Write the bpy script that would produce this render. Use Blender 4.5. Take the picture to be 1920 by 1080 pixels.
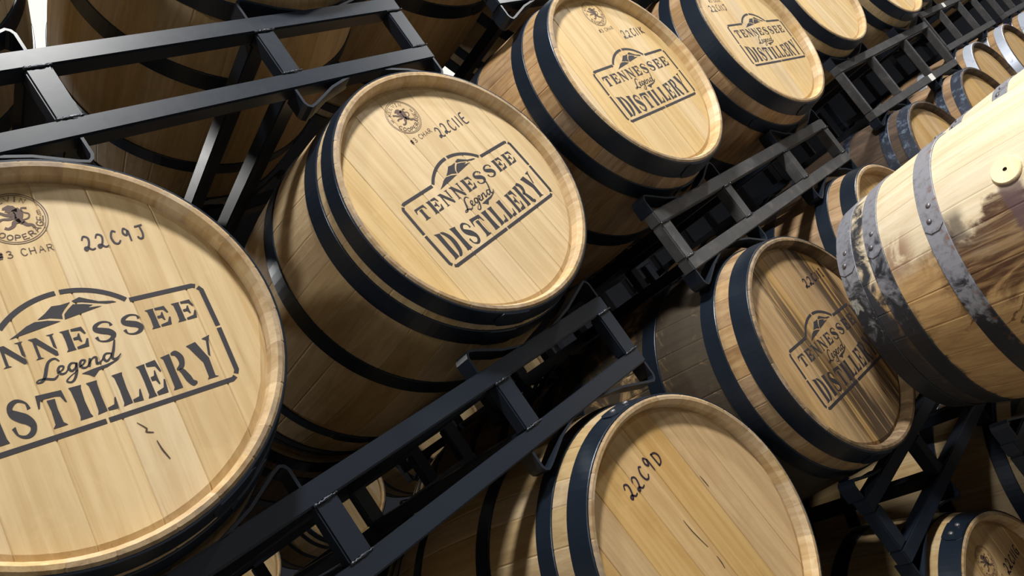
import bpy, bmesh, math, random
from mathutils import Vector, Matrix
from mathutils.geometry import tessellate_polygon

random.seed(7)
for o in list(bpy.data.objects):
    bpy.data.objects.remove(o, do_unlink=True)
SC = bpy.context.scene
COL = SC.collection
ZC = 1.745                      # height of the lens above the floor

# ------------------------------------------------------------------ camera
cd = bpy.data.cameras.new('camera')
cam = bpy.data.objects.new('camera', cd)
COL.objects.link(cam)
Rr = ((0.65240494, -0.49854085, -0.57081067),
      (-0.36645243, 0.45176405, -0.81340141),
      (0.66338557, 0.73984205, 0.11204159))
right, down, fwd = (Vector(r) for r in Rr)
M = Matrix.Identity(4)
for i in range(3):
    M[i][0] = right[i]; M[i][1] = -down[i]; M[i][2] = -fwd[i]
M[2][3] = ZC
cam.matrix_world = M
cd.sensor_width = 36.0
cd.lens = 1450.0 / 1920.0 * 36.0
cd.clip_start = 0.02
SC.camera = cam

# ------------------------------------------------------------------ world, lamps, exposure
w = bpy.data.worlds.new('world'); SC.world = w; w.use_nodes = True
w.node_tree.nodes['Background'].inputs[0].default_value = (0.30, 0.42, 0.75, 1)
w.node_tree.nodes['Background'].inputs[1].default_value = 0.02
SC.view_settings.view_transform = 'Standard'
SC.view_settings.look = 'None'
SC.view_settings.gamma = 1.0
SC.view_settings.exposure = -0.12
SC.view_settings.use_curve_mapping = False
LAMPS = [(-1.9, -0.35, 4.3, 85), (1.2, -0.35, 4.3, 158), (4.3, -0.35, 4.3, 140), (7.4, -0.35, 4.3, 110), (10.5, -0.35, 4.3, 80),
         (-0.9, 4.3, 4.3, 55)]
LAMP_SIZE = 0.36
LAMP_COL = (1.0, 0.985, 0.95)

# ------------------------------------------------------------------ helpers
def link(o, parent=None):
    COL.objects.link(o)
    if parent is not None:
        o.parent = parent
    return o

def meshobj(name, me, parent=None, mat=None, loc=(0, 0, 0), rot=(0, 0, 0)):
    o = bpy.data.objects.new(name, me)
    link(o, parent)
    o.location = loc; o.rotation_euler = rot
    if mat is not None:
        mats = mat if isinstance(mat, (list, tuple)) else [mat]
        while len(me.materials) < len(mats):
            me.materials.append(mats[len(me.materials)])
        for i, m in enumerate(mats):
            if me.materials[i] is not m:
                o.material_slots[i].link = 'OBJECT'
                o.material_slots[i].material = m
    return o

def tag(o, label, cat, group=None):
    o['label'] = label; o['category'] = cat
    if group: o['group'] = group
    return o

def empty(name, loc, rot=(0, 0, 0)):
    o = bpy.data.objects.new(name, None)
    o.empty_display_size = 0.1
    link(o); o.location = loc; o.rotation_euler = rot
    return o

def pydata(name, v, f, smooth=False, mi=None):
    me = bpy.data.meshes.new(name)
    me.from_pydata(v, [], f); me.update()
    if smooth:
        me.polygons.foreach_set('use_smooth', [True] * len(me.polygons))
    if mi:
        me.polygons.foreach_set('material_index', mi)
    return me

def fixn(me):
    bm = bmesh.new(); bm.from_mesh(me)
    bmesh.ops.recalc_face_normals(bm, faces=bm.faces)
    bm.to_mesh(me); bm.free()
    return me

BOXC = {}
def box(x0, x1, y0, y1, z0, z1, bev=0.003):
    k = tuple(round(a, 5) for a in (x0, x1, y0, y1, z0, z1, bev))
    if k in BOXC: return BOXC[k]
    bm = bmesh.new()
    bmesh.ops.create_cube(bm, size=1.0)
    for v in bm.verts:
        v.co = ((x0 + x1) / 2 + v.co.x * (x1 - x0), (y0 + y1) / 2 + v.co.y * (y1 - y0), (z0 + z1) / 2 + v.co.z * (z1 - z0))
    if bev:
        bmesh.ops.bevel(bm, geom=list(bm.edges), offset=bev, segments=2, affect='EDGES')
    me = bpy.data.meshes.new('box'); bm.to_mesh(me); bm.free()
    BOXC[k] = me
    return me

# ------------------------------------------------------------------ materials
class NT:
    def __init__(s, name):
        s.m = bpy.data.materials.new(name); s.m.use_nodes = True
        s.t = s.m.node_tree; s.n = s.t.nodes; s.l = s.t.links
        s.b = s.n['Principled BSDF']
    def new(s, typ, **kw):
        nd = s.n.new(typ)
        for k, v in kw.items(): setattr(nd, k, v)
        return nd
    def set(s, sock, val):
        if hasattr(val, 'is_output') or isinstance(val, bpy.types.NodeSocket): s.l.new(val, sock)
        else: sock.default_value = val
    def math(s, op, a, b=None, c=None, clamp=False):
        nd = s.new('ShaderNodeMath', operation=op); nd.use_clamp = clamp
        s.set(nd.inputs[0], a)
        if b is not None: s.set(nd.inputs[1], b)
        if c is not None: s.set(nd.inputs[2], c)
        return nd.outputs[0]
    def mix(s, f, a, b, mode='MIX'):
        nd = s.new('ShaderNodeMix', data_type='RGBA', blend_type=mode)
        s.set(nd.inputs[0], f); s.set(nd.inputs[6], a); s.set(nd.inputs[7], b)
        return nd.outputs[2]
    def noise(s, vec, scale=5, detail=4, rough=0.55, dist=0.0):
        nd = s.new('ShaderNodeTexNoise')
        s.l.new(vec, nd.inputs['Vector'])
        nd.inputs['Scale'].default_value = scale; nd.inputs['Detail'].default_value = detail
        nd.inputs['Roughness'].default_value = rough; nd.inputs['Distortion'].default_value = dist
        return nd.outputs[0]
    def ramp(s, f, lo, hi, smooth=True):
        nd = s.new('ShaderNodeMapRange'); nd.interpolation_type = 'SMOOTHSTEP' if smooth else 'LINEAR'
        s.set(nd.inputs[0], f); nd.inputs[1].default_value = lo; nd.inputs[2].default_value = hi
        return nd.outputs[0]
    def scale(s, vec, v):
        nd = s.new('ShaderNodeVectorMath', operation='MULTIPLY'); s.l.new(vec, nd.inputs[0]); nd.inputs[1].default_value = v
        return nd.outputs[0]
    def objvec(s, rnd=True, obj=None):
        tc = s.new('ShaderNodeTexCoord')
        if obj: tc.object = obj
        v = tc.outputs['Object']
        if rnd:
            oi = s.new('ShaderNodeObjectInfo')
            ad = s.new('ShaderNodeVectorMath', operation='ADD')
            mu = s.new('ShaderNodeVectorMath', operation='MULTIPLY_ADD')
            cb = s.new('ShaderNodeCombineXYZ')
            for i in range(3): s.l.new(oi.outputs['Random'], cb.inputs[i])
            s.l.new(cb.outputs[0], mu.inputs[0]); mu.inputs[1].default_value = (37, 53, 29); s.l.new(v, mu.inputs[2])
            s.rnd = oi.outputs['Random']
            return mu.outputs[0]
        return v
    def bump(s, h, strength=0.2, dist=0.002):
        nd = s.new('ShaderNodeBump'); nd.inputs['Strength'].default_value = strength; nd.inputs['Distance'].default_value = dist
        s.l.new(h, nd.inputs['Height']); s.l.new(nd.outputs[0], s.b.inputs['Normal'])

def wood(name, c_light, c_dark, c_blotch, axis, var=0.16, blotch=0.5, stain=None, rough=0.62, speck=0.3):
    t = NT(name)
    v = t.objvec()
    sc = [60, 60, 60]; sc[axis] = 2.2
    sf = [260, 260, 260]; sf[axis] = 9
    g = t.noise(t.scale(v, sc), 1.0, 5, 0.6, 0.6)
    f = t.noise(t.scale(v, sf), 1.0, 3, 0.6, 0.2)
    sb = [9, 9, 9]; sb[axis] = 3
    b = t.noise(t.scale(v, sb), 1.0, 4, 0.6, 0.8)
    col = t.mix(t.ramp(g, 0.32, 0.72), c_light, c_dark)
    col = t.mix(t.math('MULTIPLY', t.ramp(b, 0.48, 0.75), blotch), col, c_blotch)
    col = t.mix(t.math('MULTIPLY', t.ramp(f, 0.60, 0.80), speck), col, tuple(c * 0.45 for c in c_dark[:3]) + (1,))
    fl = t.noise(t.scale(v, [x * 0.5 if i != axis else 26 for i, x in enumerate(sc)]), 1.0, 4, 0.6, 0.5)
    col = t.mix(t.math('MULTIPLY', t.ramp(fl, 0.56, 0.72), 0.22), col, tuple(min(1, c * 1.12) for c in c_light[:3]) + (1,))
    # per-plank tint
    val = t.math('MULTIPLY_ADD', t.rnd, 2 * var, 1 - var)
    hs = t.new('ShaderNodeHueSaturation'); t.l.new(val, hs.inputs['Value']); t.l.new(col, hs.inputs['Color'])
    sat = t.math('MULTIPLY_ADD', t.math('FRACT', t.math('MULTIPLY', t.rnd, 7.3)), 0.22, 0.92); t.l.new(sat, hs.inputs['Saturation'])
    col = hs.outputs[0]
    if stain: col = stain(t, col)
    t.l.new(col, t.b.inputs['Base Color'])
    t.b.inputs['Roughness'].default_value = rough
    t.b.inputs['Specular IOR Level'].default_value = 0.35
    t.bump(t.math('ADD', t.math('MULTIPLY', g, 0.5), f), 0.25, 0.0012)
    return t.m

def metal(name, c, rough, metallic=0.0, worn=None, wornf=(0.5, 0.7), wscale=30, spec=0.5, bump=0.05, rv=0.25):
    t = NT(name)
    v = t.objvec()
    n = t.noise(v, wscale, 5, 0.65, 0.3)
    n2 = t.noise(v, 9, 3, 0.5)
    col = t.mix(t.math('MULTIPLY', n2, 0.5), c, tuple(x * 1.5 for x in c[:3]) + (1,))
    if worn: col = t.mix(t.ramp(n, *wornf), col, worn)
    t.l.new(col, t.b.inputs['Base Color'])
    t.b.inputs['Metallic'].default_value = metallic
    t.l.new(t.math('MULTIPLY_ADD', n, rv, rough - rv / 2), t.b.inputs['Roughness'])
    t.b.inputs['Specular IOR Level'].default_value = spec
    t.bump(n, bump, 0.002)
    return t.m

def plain(name, c, rough=0.6, emit=None, strength=0, bumps=None):
    t = NT(name)
    v = t.objvec(False)
    n = t.noise(v, bumps or 6, 5, 0.6)
    col = t.mix(n, tuple(x * 0.9 for x in c[:3]) + (1,), tuple(min(1, x * 1.08) for x in c[:3]) + (1,))
    t.l.new(col, t.b.inputs['Base Color'])
    t.b.inputs['Roughness'].default_value = rough
    if emit:
        t.b.inputs['Emission Color'].default_value = emit; t.b.inputs['Emission Strength'].default_value = strength
    return t.m

M_HEAD = wood('oak head pale', (0.63, 0.475, 0.265, 1), (0.52, 0.365, 0.18, 1), (0.44, 0.285, 0.13, 1), 2, var=0.05, blotch=0.5, speck=0.38)
M_HEAD_O = wood('oak head honey', (0.56, 0.385, 0.19, 1), (0.45, 0.285, 0.125, 1), (0.38, 0.22, 0.09, 1), 2, var=0.07, blotch=0.5, speck=0.35)
M_STAVE = wood('oak stave', (0.46, 0.345, 0.195, 1), (0.35, 0.245, 0.13, 1), (0.26, 0.165, 0.085, 1), 1, var=0.12, blotch=0.5, speck=0.3)
M_STAVE_RAW = wood('oak stave rough', (0.37, 0.245, 0.135, 1), (0.245, 0.145, 0.07, 1), (0.12, 0.062, 0.032, 1), 1, var=0.22, blotch=0.7, speck=0.55)
M_CHIME = wood('oak chime end grain', (0.40, 0.29, 0.165, 1), (0.27, 0.175, 0.09, 1), (0.15, 0.12, 0.10, 1), 1, var=0.2, blotch=0.75, speck=0.6)
M_CROZE = wood('oak croze fresh cut', (0.60, 0.46, 0.28, 1), (0.46, 0.31, 0.16, 1), (0.30, 0.19, 0.10, 1), 1, var=0.12, blotch=0.5, rough=0.42)
M_CHIME_B = wood('oak chime blotched', (0.26, 0.18, 0.10, 1), (0.13, 0.085, 0.05, 1), (0.03, 0.024, 0.02, 1), 1, var=0.35, blotch=0.9)
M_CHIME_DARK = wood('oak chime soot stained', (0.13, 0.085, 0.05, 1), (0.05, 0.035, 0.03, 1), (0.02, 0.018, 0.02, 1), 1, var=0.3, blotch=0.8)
M_HOOP = metal('hoop black steel', (0.011, 0.017, 0.028, 1), 0.34, 0.35, wscale=18, rv=0.15)
M_HOOP_WORN = metal('hoop scuffed steel', (0.025, 0.032, 0.05, 1), 0.45, 0.3, worn=(0.26, 0.34, 0.46, 1), wornf=(0.50, 0.85), wscale=34)
M_HOOP_BRIGHT = metal('hoop galvanised bright', (0.55, 0.60, 0.70, 1), 0.4, 0.5, worn=(0.12, 0.14, 0.2, 1), wornf=(0.56, 0.75), wscale=14)
M_RIVET = metal('rivet steel', (0.16, 0.15, 0.16, 1), 0.4, 0.6)
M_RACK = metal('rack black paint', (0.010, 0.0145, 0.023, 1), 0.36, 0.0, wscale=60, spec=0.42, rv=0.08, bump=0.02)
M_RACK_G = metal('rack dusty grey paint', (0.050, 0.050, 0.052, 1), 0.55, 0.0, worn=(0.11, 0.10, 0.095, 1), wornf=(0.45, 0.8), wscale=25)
M_WELD = metal('weld bead', (0.03, 0.035, 0.045, 1), 0.22, 0.4, wscale=200, bump=0.5)
M_INK = plain('stencil paint', (0.026, 0.022, 0.028, 1), 0.75, bumps=60)
M_STAMP = plain('burnt stamp', (0.10, 0.060, 0.045, 1), 0.7, bumps=80)
M_CRACK = plain('dark crack', (0.06, 0.035, 0.02, 1), 0.8)
M_MARK = plain('marker ink', (0.028, 0.020, 0.035, 1), 0.4)
M_PAPER = plain('paper sticker', (0.80, 0.78, 0.74, 1), 0.6)
M_TAGG = plain('yellow tag', (0.75, 0.72, 0.45, 1), 0.6)
M_WALL = plain('wall painted', (0.78, 0.74, 0.66, 1), 0.8)
M_CEIL = plain('ceiling dark metal deck', (0.10, 0.10, 0.11, 1), 0.8)
M_WALLD = plain('wall metal sheet', (0.38, 0.385, 0.40, 1), 0.8)
M_WALLB = plain('wall dark metal sheet', (0.045, 0.05, 0.065, 1), 0.8)  # dark base colour makes the rear and right walls read as unlit
M_FLOOR = plain('concrete', (0.17, 0.165, 0.155, 1), 0.6)
M_LAMP = plain('lamp housing', (0.5, 0.5, 0.5, 1), 0.5)

# ------------------------------------------------------------------ setting
def struct(name, me, mat):
    o = meshobj(name, me, None, mat); o['kind'] = 'structure'; return o
RX0, RX1, RY0, RY1, RZ = -5.0, 14.0, -4.5, 7.5, 4.9
struct('floor', box(RX0, RX1, RY0, RY1, -0.2, 0, 0), M_FLOOR)
struct('ceiling', box(RX0, RX1, RY0, RY1, RZ, RZ + 0.2, 0), M_CEIL)
struct('wall_back', box(RX0, RX1, RY1, RY1 + 0.2, 0, RZ, 0), M_WALLB)
struct('wall_front', box(RX0, RX1, RY0 - 0.2, RY0, 0, RZ, 0), M_WALLD)
struct('wall_left', box(RX0 - 0.2, RX0, RY0, RY1, 0, RZ, 0), M_WALLD)
struct('wall_right', box(RX1, RX1 + 0.2, RY0, RY1, 0, RZ, 0), M_WALLB)

# added glowing panes above the rear aisle, made up for the bright gaps
M_GLOW = plain('added glow pane', (0.9, 0.9, 0.85, 1), 0.4, (1.0, 0.97, 0.86, 1), 1.15)
for k, (x0, x1, y0, y1) in enumerate(((1.0, 2.35, 3.1, 4.6), (4.9, 6.3, 4.4, 6.0))):
    o = struct('added_glow_%d' % (k + 1), box(x0, x1, y0, y1, RZ - .03, RZ - .005, 0), M_GLOW)
    for a in (x0, x1):
        meshobj('added_glow_frame', box(a - .03, a + .03, y0 - .03, y1 + .03, RZ - .05, RZ - .001, 0), o, M_CEIL)
    for a in (y0, y1):
        meshobj('added_glow_frame', box(x0 + .03, x1 - .03, a - .03, a + .03, RZ - .05, RZ - .001, 0), o, M_CEIL)

def highbay(x, y, z, power, n):
    e = empty('high_bay_lamp', (x, y, z))
    tag(e, ['round high bay lamp over the front aisle, left of the camera', 'round high bay lamp over the aisle above the nearest barrels', 'second round high bay lamp along the front aisle',
            'third round high bay lamp along the front aisle', 'farthest round high bay lamp of the front aisle', 'round high bay lamp over the rear aisle'][n], 'lamp', 'high bay lamps')
    seg = 32
    v = []; f = []
    prof = [(0.02, RZ - z), (0.02, 0.20), (0.10, 0.18), (0.12, 0.08), (0.21, 0.03), (0.21, 0.0), (0.19, 0.0), (0.185, 0.02), (0.0, 0.025)]
    for r, h in prof:
        for k in range(seg):
            a = 2 * math.pi * k / seg; v.append((r * math.cos(a), r * math.sin(a), h))
    for i in range(len(prof) - 1):
        for k in range(seg):
            f.append((i * seg + k, i * seg + (k + 1) % seg, (i + 1) * seg + (k + 1) % seg, (i + 1) * seg + k))
    meshobj('housing', fixn(pydata('housing', v, f, True)), e, M_LAMP)
    ld = bpy.data.lights.new('lamp_light', 'AREA'); ld.shape = 'DISK'; ld.size = LAMP_SIZE
    ld.energy = power; ld.color = LAMP_COL
    lo = bpy.data.objects.new('lamp_light', ld); link(lo, e); lo.location = (0, 0, -0.01)
for n, (x, y, z, p) in enumerate(LAMPS):
    highbay(x, y, z, p, n)

# ------------------------------------------------------------------ flat print: shapes in millimetres
class Ink:
    def __init__(s): s.v = []; s.f = []
    def poly(s, pts):
        b = len(s.v); s.v += [tuple(p) for p in pts]
        for tri in tessellate_polygon([[Vector((x, y, 0)) for x, y in pts]]):
            s.f.append(tuple(b + i for i in tri))
    def stroke(s, pts, wd, smooth=True, n=6):
        if not isinstance(wd, (list, tuple)): wd = [wd] * len(pts)
        P = [Vector((x, y)) for x, y in pts]
        if smooth and len(P) > 2:
            Q = []; W = []
            for i in range(len(P) - 1):
                p0 = P[max(i - 1, 0)]; p1 = P[i]; p2 = P[i + 1]; p3 = P[min(i + 2, len(P) - 1)]
                for k in range(n):
                    u = k / n
                    Q.append(0.5 * ((2 * p1) + (p2 - p0) * u + (2 * p0 - 5 * p1 + 4 * p2 - p3) * u * u + (-p0 + 3 * p1 - 3 * p2 + p3) * u ** 3))
                    W.append(wd[i] * (1 - u) + wd[i + 1] * u)
            Q.append(P[-1]); W.append(wd[-1]); P = Q; wd = W
        b = len(s.v)
        for i, p in enumerate(P):
            d = P[min(i + 1, len(P) - 1)] - P[max(i - 1, 0)]
            if d.length < 1e-9: d = Vector((1, 0))
            d.normalize(); nr = Vector((-d.y, d.x)) * wd[i] * 0.5
            s.v += [tuple(p + nr), tuple(p - nr)]
        for i in range(len(P) - 1):
            a = b + 2 * i; s.f.append((a, a + 1, a + 3, a + 2))
    def mapped(s, fn):
        o = Ink(); o.v = [fn(*p) for p in s.v]; o.f = list(s.f); return o
    def add(s, o):
        b = len(s.v); s.v += o.v; s.f += [tuple(b + i for i in t) for t in o.f]
    def mesh(s, name, lift=0.0004, thick=0.0003):
        # mm in the plane of the head (x right, z up), facing -Y, given a paint thickness
        me = pydata(name, [(x / 1000, -lift, y / 1000) for x, y in s.v], s.f)
        bm = bmesh.new(); bm.from_mesh(me)
        bm.normal_update()
        for fc in bm.faces:
            if fc.normal.y > 0: fc.normal_flip()
        bm.to_mesh(me); bm.free()
        return me

# western slab glyphs in a unit box
def g_T():
    k = Ink()
    k.poly([(.36, .80), (.64, .80), (.61, .5), (.64, .10), (.76, 0), (.24, 0), (.36, .10), (.39, .5)])
    k.poly([(.01, .62), (.06, 1), (.94, 1), (.99, .62), (.93, .64), (.84, .83), (.68, .86), (.32, .86), (.16, .83), (.07, .64)])
    return k
def g_E():
    k = Ink()
    k.poly([(.0, 1), (.40, 1), (.37, .9), (.37, .1), (.40, 0), (.0, 0), (.09, .10), (.11, .5), (.09, .90)])
    k.poly([(.45, 1), (.90, 1), (.99, .64), (.92, .62), (.80, .83), (.45, .89)])
    k.poly([(.45, 0), (.92, 0), (1.0, .38), (.93, .40), (.80, .17), (.45, .11)])
    k.poly([(.43, .57), (.60, .58), (.68, .72), (.73, .72), (.72, .50), (.73, .30), (.68, .30), (.60, .44), (.43, .45)])
    return k
def g_N():
    k = Ink()
    k.poly([(.0, 0), (.34, 0), (.23, .07), (.23, .70), (.12, .84), (.12, .07)])
    k.poly([(-.02, 1), (.30, 1), (.90, .16), (.90, -.03), (.78, -.03), (.06, .93)])
    k.poly([(.68, 1), (1.02, 1), (.92, .93), (.92, .26), (.81, .40), (.81, .93)])
    return k
def g_S():
    k = Ink()
    k.stroke([(.86, .70), (.80, .88), (.52, .97), (.24, .86), (.20, .68), (.42, .55), (.66, .44), (.80, .27), (.70, .09), (.44, .02), (.18, .11), (.10, .32)],
             [.15, .06, .09, .17, .25, .30, .30, .26, .17, .09, .06, .16])
    return k
def g_D():
    k = Ink()
    k.poly([(.0, 1), (.40, .98), (.38, .5), (.40, .02), (.0, 0), (.08, .08), (.08, .92)])
    k.stroke([(.46, .985), (.66, .90), (.82, .70), (.84, .48), (.76, .22), (.62, .07), (.46, .015)], [.03, .16, .27, .30, .27, .16, .03])
    return k
def g_I():
    k = Ink()
    k.poly([(.08, 1), (.95, 1), (.86, .9), (.80, .5), (.86, .1), (.95, 0), (.08, 0), (.17, .1), (.22, .5), (.17, .9)])
    return k
def g_L():
    k = Ink()
    k.poly([(.0, 1), (.50, 1), (.46, .9), (.43, .5), (.45, .03), (.0, 0), (.08, .1), (.11, .5), (.08, .9)])
    k.poly([(.50, .02), (.95, .0), (1.0, .36), (.93, .34), (.82, .15), (.50, .11)])
    return k
def g_R():
    k = Ink()
    k.poly([(.0, 1), (.38, 1), (.36, .5), (.38, 0), (.0, 0), (.08, .08), (.09, .5), (.08, .92)])
    k.stroke([(.43, .97), (.62, .94), (.74, .76), (.66, .58), (.43, .51)], [.05, .17, .26, .18, .05])
    k.stroke([(.50, .48), (.62, .40), (.72, .20), (.82, .05), (.99, .03)], [.05, .2, .26, .2, .04])
    return k
def g_Y():
    k = Ink()
    k.poly([(-.02, 1), (.38, 1), (.64, .50), (.60, .04), (.72, 0), (.26, 0), (.34, .06), (.36, .44), (.06, .92)])
    k.poly([(.66, 1), (1.02, 1), (.92, .92), (.72, .52), (.66, .58), (.80, .92)])
    return k
GL = dict(T=g_T, E=g_E, N=g_N, S=g_S, D=g_D, I=g_I, L=g_L, R=g_R, Y=g_Y)

def stencil():
    K = Ink(); W = 6.6
    # arched frame with the bridges of a stencil
    Ra = (75 ** 2 + 33 ** 2) / 66; cy = 109 - Ra
    a0 = math.asin(75 / Ra)
    for s in (-1, 1):
        K.stroke([(s * Ra * math.sin(a0 * (0.03 + 0.95 * i / 14)), cy + Ra * math.cos(a0 * (0.03 + 0.95 * i / 14))) for i in range(15)], W)
        K.stroke([(s * 78, 75.5), (s * 162, 74.5), (s * 166, 72.5)], W, False)
        K.stroke([(s * 168.5, 70), (s * 172, 65), (s * 173, 6)], W, False)
        K.stroke([(s * 173, 2.5), (s * 172, -64), (s * 169, -69)], W, False)
        K.stroke([(s * 166.5, -72.5), (s * 162, -75.5), (s * 1.6, -76)], W, False)
    # hills
    K.poly([(-68, 61), (-58, 66), (-46, 73), (-36, 76), (-22, 74), (-8, 69), (-30, 66)])
    K.poly([(-32, 78), (-22, 84), (-12, 92), (-2, 91), (10, 92), (1, 84), (-4, 78), (-5, 71.5), (-18, 76.5)])
    K.poly([(-3, 70), (-1.5, 77), (5, 83), (12, 88), (24, 85), (34, 81), (26, 79), (44, 76.5), (18, 73)])
    K.poly([(12, 93), (22, 96), (30, 91), (42, 84), (58, 80), (62, 77), (50, 78), (34, 84), (22, 88.5), (14, 90)])
    # upper word, gently fanned
    word = 'TENNESSEE'; adv = 314 / 9
    for i, ch in enumerate(word):
        x0 = -157 + i * adv
        K.add(GL[ch]().mapped(lambda x, y, x0=x0: (x0 + 3 + x * (adv - 6.5), 26 + y * 29)))
    # lower word, tops follow a hollow curve
    word = 'DISTILLERY'; wd = dict(D=1.0, I=.52, S=.86, T=.98, L=.80, E=.86, R=1.0, Y=1.05)
    tot = sum(wd[c] for c in word); gap = 4.6; unit = (312 - gap * 9) / tot; x = -156
    for ch in word:
        ww = wd[ch] * unit
        def fn(u, v, x=x, ww=ww):
            X = x + u * ww; top = -21 + 17 * (X / 156) ** 2
            return (X, -65 + v * (top + 65))
        K.add(GL[ch]().mapped(fn)); x += ww + gap
    # script word between them
    t = 3.0
    K.stroke([(-26, 17), (-30, 22), (-37, 20), (-42, 12), (-46, 3), (-51, -3), (-57, -3), (-54, 0), (-46, -1), (-38, -4), (-32, 0)], [1.5, 2.5, 3, 4, 4, 3, 1.5, 1.5, 3, 3, 1.2])
    K.stroke([(-33, 2), (-26, 5), (-24, 9), (-28, 10), (-31, 5), (-29, 0), (-24, 0), (-20, 4)], [1.2, 2, 2.4, 2.4, 3.4, 3, 2, 1.2])
    K.stroke([(-10, 9), (-15, 10), (-19, 5), (-17, 0), (-12, 3), (-9, 9), (-12, -2), (-17, -11), (-22, -14), (-26, -11), (-20, -6), (-10, -1)], [2, 2.4, 3.4, 3, 2, 2.4, 3.4, 3, 2.4, 2, 1.2, 1])
    K.stroke([(-8, 2), (-2, 5), (1, 9), (-3, 10), (-6, 5), (-4, 0), (1, 0), (5, 5)], [1.2, 2, 2.4, 2.4, 3.4, 3, 2, 1.2])
    K.stroke([(7, 10), (5, 4), (3, -1)], [2.6, 3.4, 2.6]); K.stroke([(4, 3), (10, 9), (14, 9), (13, 3), (13, 0), (18, 2), (21, 5)], [1.2, 2, 3, 3.4, 3, 2, 1.2])
    K.stroke([(32, 9), (26, 10), (22, 5), (24, 0), (29, 3), (33, 9)], [2, 2.4, 3.4, 3, 2, 1.6]); K.stroke([(42, 26), (37, 14), (32, 4), (33, 0), (38, 1), (43, 5)], [2, 3.4, 3.6, 3, 2, 1])
    K.poly([(-8, -7), (6, -5), (22, -4), (38, -1), (45, 3), (36, -3), (22, -8), (12, -9), (4, -16), (-1, -11)])
    return K

# monoline letters for stamps and pen codes (unit box, strokes)
ML = {
 'K': [[(0, 0), (0, 1)], [(.8, 1), (0, .45)], [(.25, .6), (.85, 0)]],
 'E': [[(.8, 1), (0, 1), (0, 0), (.85, 0)], [(0, .5), (.6, .5)]],
 'L': [[(0, 1), (0, 0), (.8, 0)]], 'V': [[(0, 1), (.45, 0), (.9, 1)]],
 'I': [[(.4, 0), (.4, 1)], [(.2, 0), (.6, 0)], [(.2, 1), (.6, 1)]], 'N': [[(0, 0), (0, 1), (.8, 0), (.8, 1)]],
 'C': [[(.85, .8), (.6, 1), (.25, .95), (.02, .5), (.25, .05), (.6, 0), (.85, .2)]],
 'O': [[(.45, 1), (.1, .8), (.05, .4), (.3, .02), (.65, .05), (.88, .4), (.8, .8), (.45, 1)]],
 'P': [[(.05, 0), (.05, 1), (.6, 1), (.8, .8), (.7, .55), (.05, .5)]],
 'R': [[(.05, 0), (.05, 1), (.6, 1), (.8, .8), (.65, .55), (.05, .5)], [(.4, .5), (.85, 0)]],
 'A': [[(0, 0), (.45, 1), (.9, 0)], [(.18, .38), (.72, .38)]],
 'G': [[(.85, .8), (.6, 1), (.25, .95), (.02, .5), (.25, .05), (.6, 0), (.85, .2), (.85, .45), (.55, .45)]],
 'H': [[(0, 0), (0, 1)], [(.8, 0), (.8, 1)], [(0, .5), (.8, .5)]],
 '#': [[(.2, 0), (.35, 1)], [(.5, 0), (.65, 1)], [(0, .35), (.8, .35)], [(.05, .7), (.85, .7)]],
 '3': [[(.05, .9), (.4, 1), (.7, .85), (.6, .6), (.3, .52)], [(.3, .52), (.75, .4), (.75, .12), (.35, 0), (.0, .12)]],
 'D': [[(.1, 0), (.12, 1), (.5, .95), (.85, .55), (.6, .1), (.1, 0)]],
}
HW = {  # handwriting
 '2': [[(.0, .75), (.25, 1), (.6, .85), (.55, .5), (.25, .1), (.05, .02), (.0, .18), (.25, .22), (.6, 0), (.95, .05)]],
 '3': [[(.0, .85), (.35, 1), (.6, .8), (.3, .55), (.7, .35), (.5, .0), (.05, .05)]],
 'C': [[(.75, .85), (.45, .95), (.15, .55), (.25, .1), (.6, .0), (.9, .2)]],
 '9': [[(.6, .75), (.3, .95), (.1, .65), (.35, .45), (.6, .75), (.62, .4), (.6, .0)]],
 '1': [[(.35, 1), (.3, .0)]],
 'J': [[(.1, .95), (.9, 1)], [(.6, .97), (.65, .4), (.5, .05), (.2, .0), (.05, .2)]],
 'E': [[(.8, 1), (.2, .9), (.15, .05), (.85, .0)], [(.18, .5), (.7, .52)]],
 'K': [[(.15, 1), (.15, 0)], [(.8, .95), (.2, .45), (.85, .0)]],
 'D': [[(.15, 1), (.15, .0)], [(.05, .95), (.6, .85), (.85, .5), (.6, .1), (.1, .0)]],
 'I': [[(.4, 1), (.4, 0)], [(.1, 1), (.7, 1)], [(.1, 0), (.7, 0)]],
 'G': [[(.8, .9), (.35, .95), (.1, .45), (.35, .0), (.75, .1), (.75, .45), (.45, .42)]],
 '5': [[(.8, 1), (.25, .95), (.2, .6), (.6, .6), (.7, .25), (.35, .0), (.05, .1)]],
 'S': [[(.8, .85), (.45, 1), (.2, .75), (.65, .4), (.6, .05), (.1, .08)]],
}
def pen(text, w, h, pw=3.0, adv=None):
    K = Ink(); n = len(text)
    wid = [0.55 if c in '1I' else 1.0 for c in text]; u = w / sum(wid); x = 0
    rr = random.Random(text)
    for c, q in zip(text, wid):
        if c != ' ':
            dy = rr.uniform(-.06, .06) * h; sc = rr.uniform(.9, 1.1)
            for st in HW[c]:
                pts = [(x + (p[0] * .78 + .08) * q * u, dy + p[1] * h * sc) for p in st]
                m = len(pts)
                K.stroke(pts, [pw * (.8 + .4 * math.sin(math.pi * (i + .5) / m)) for i in range(m)])
        x += q * u
    return K

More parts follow.
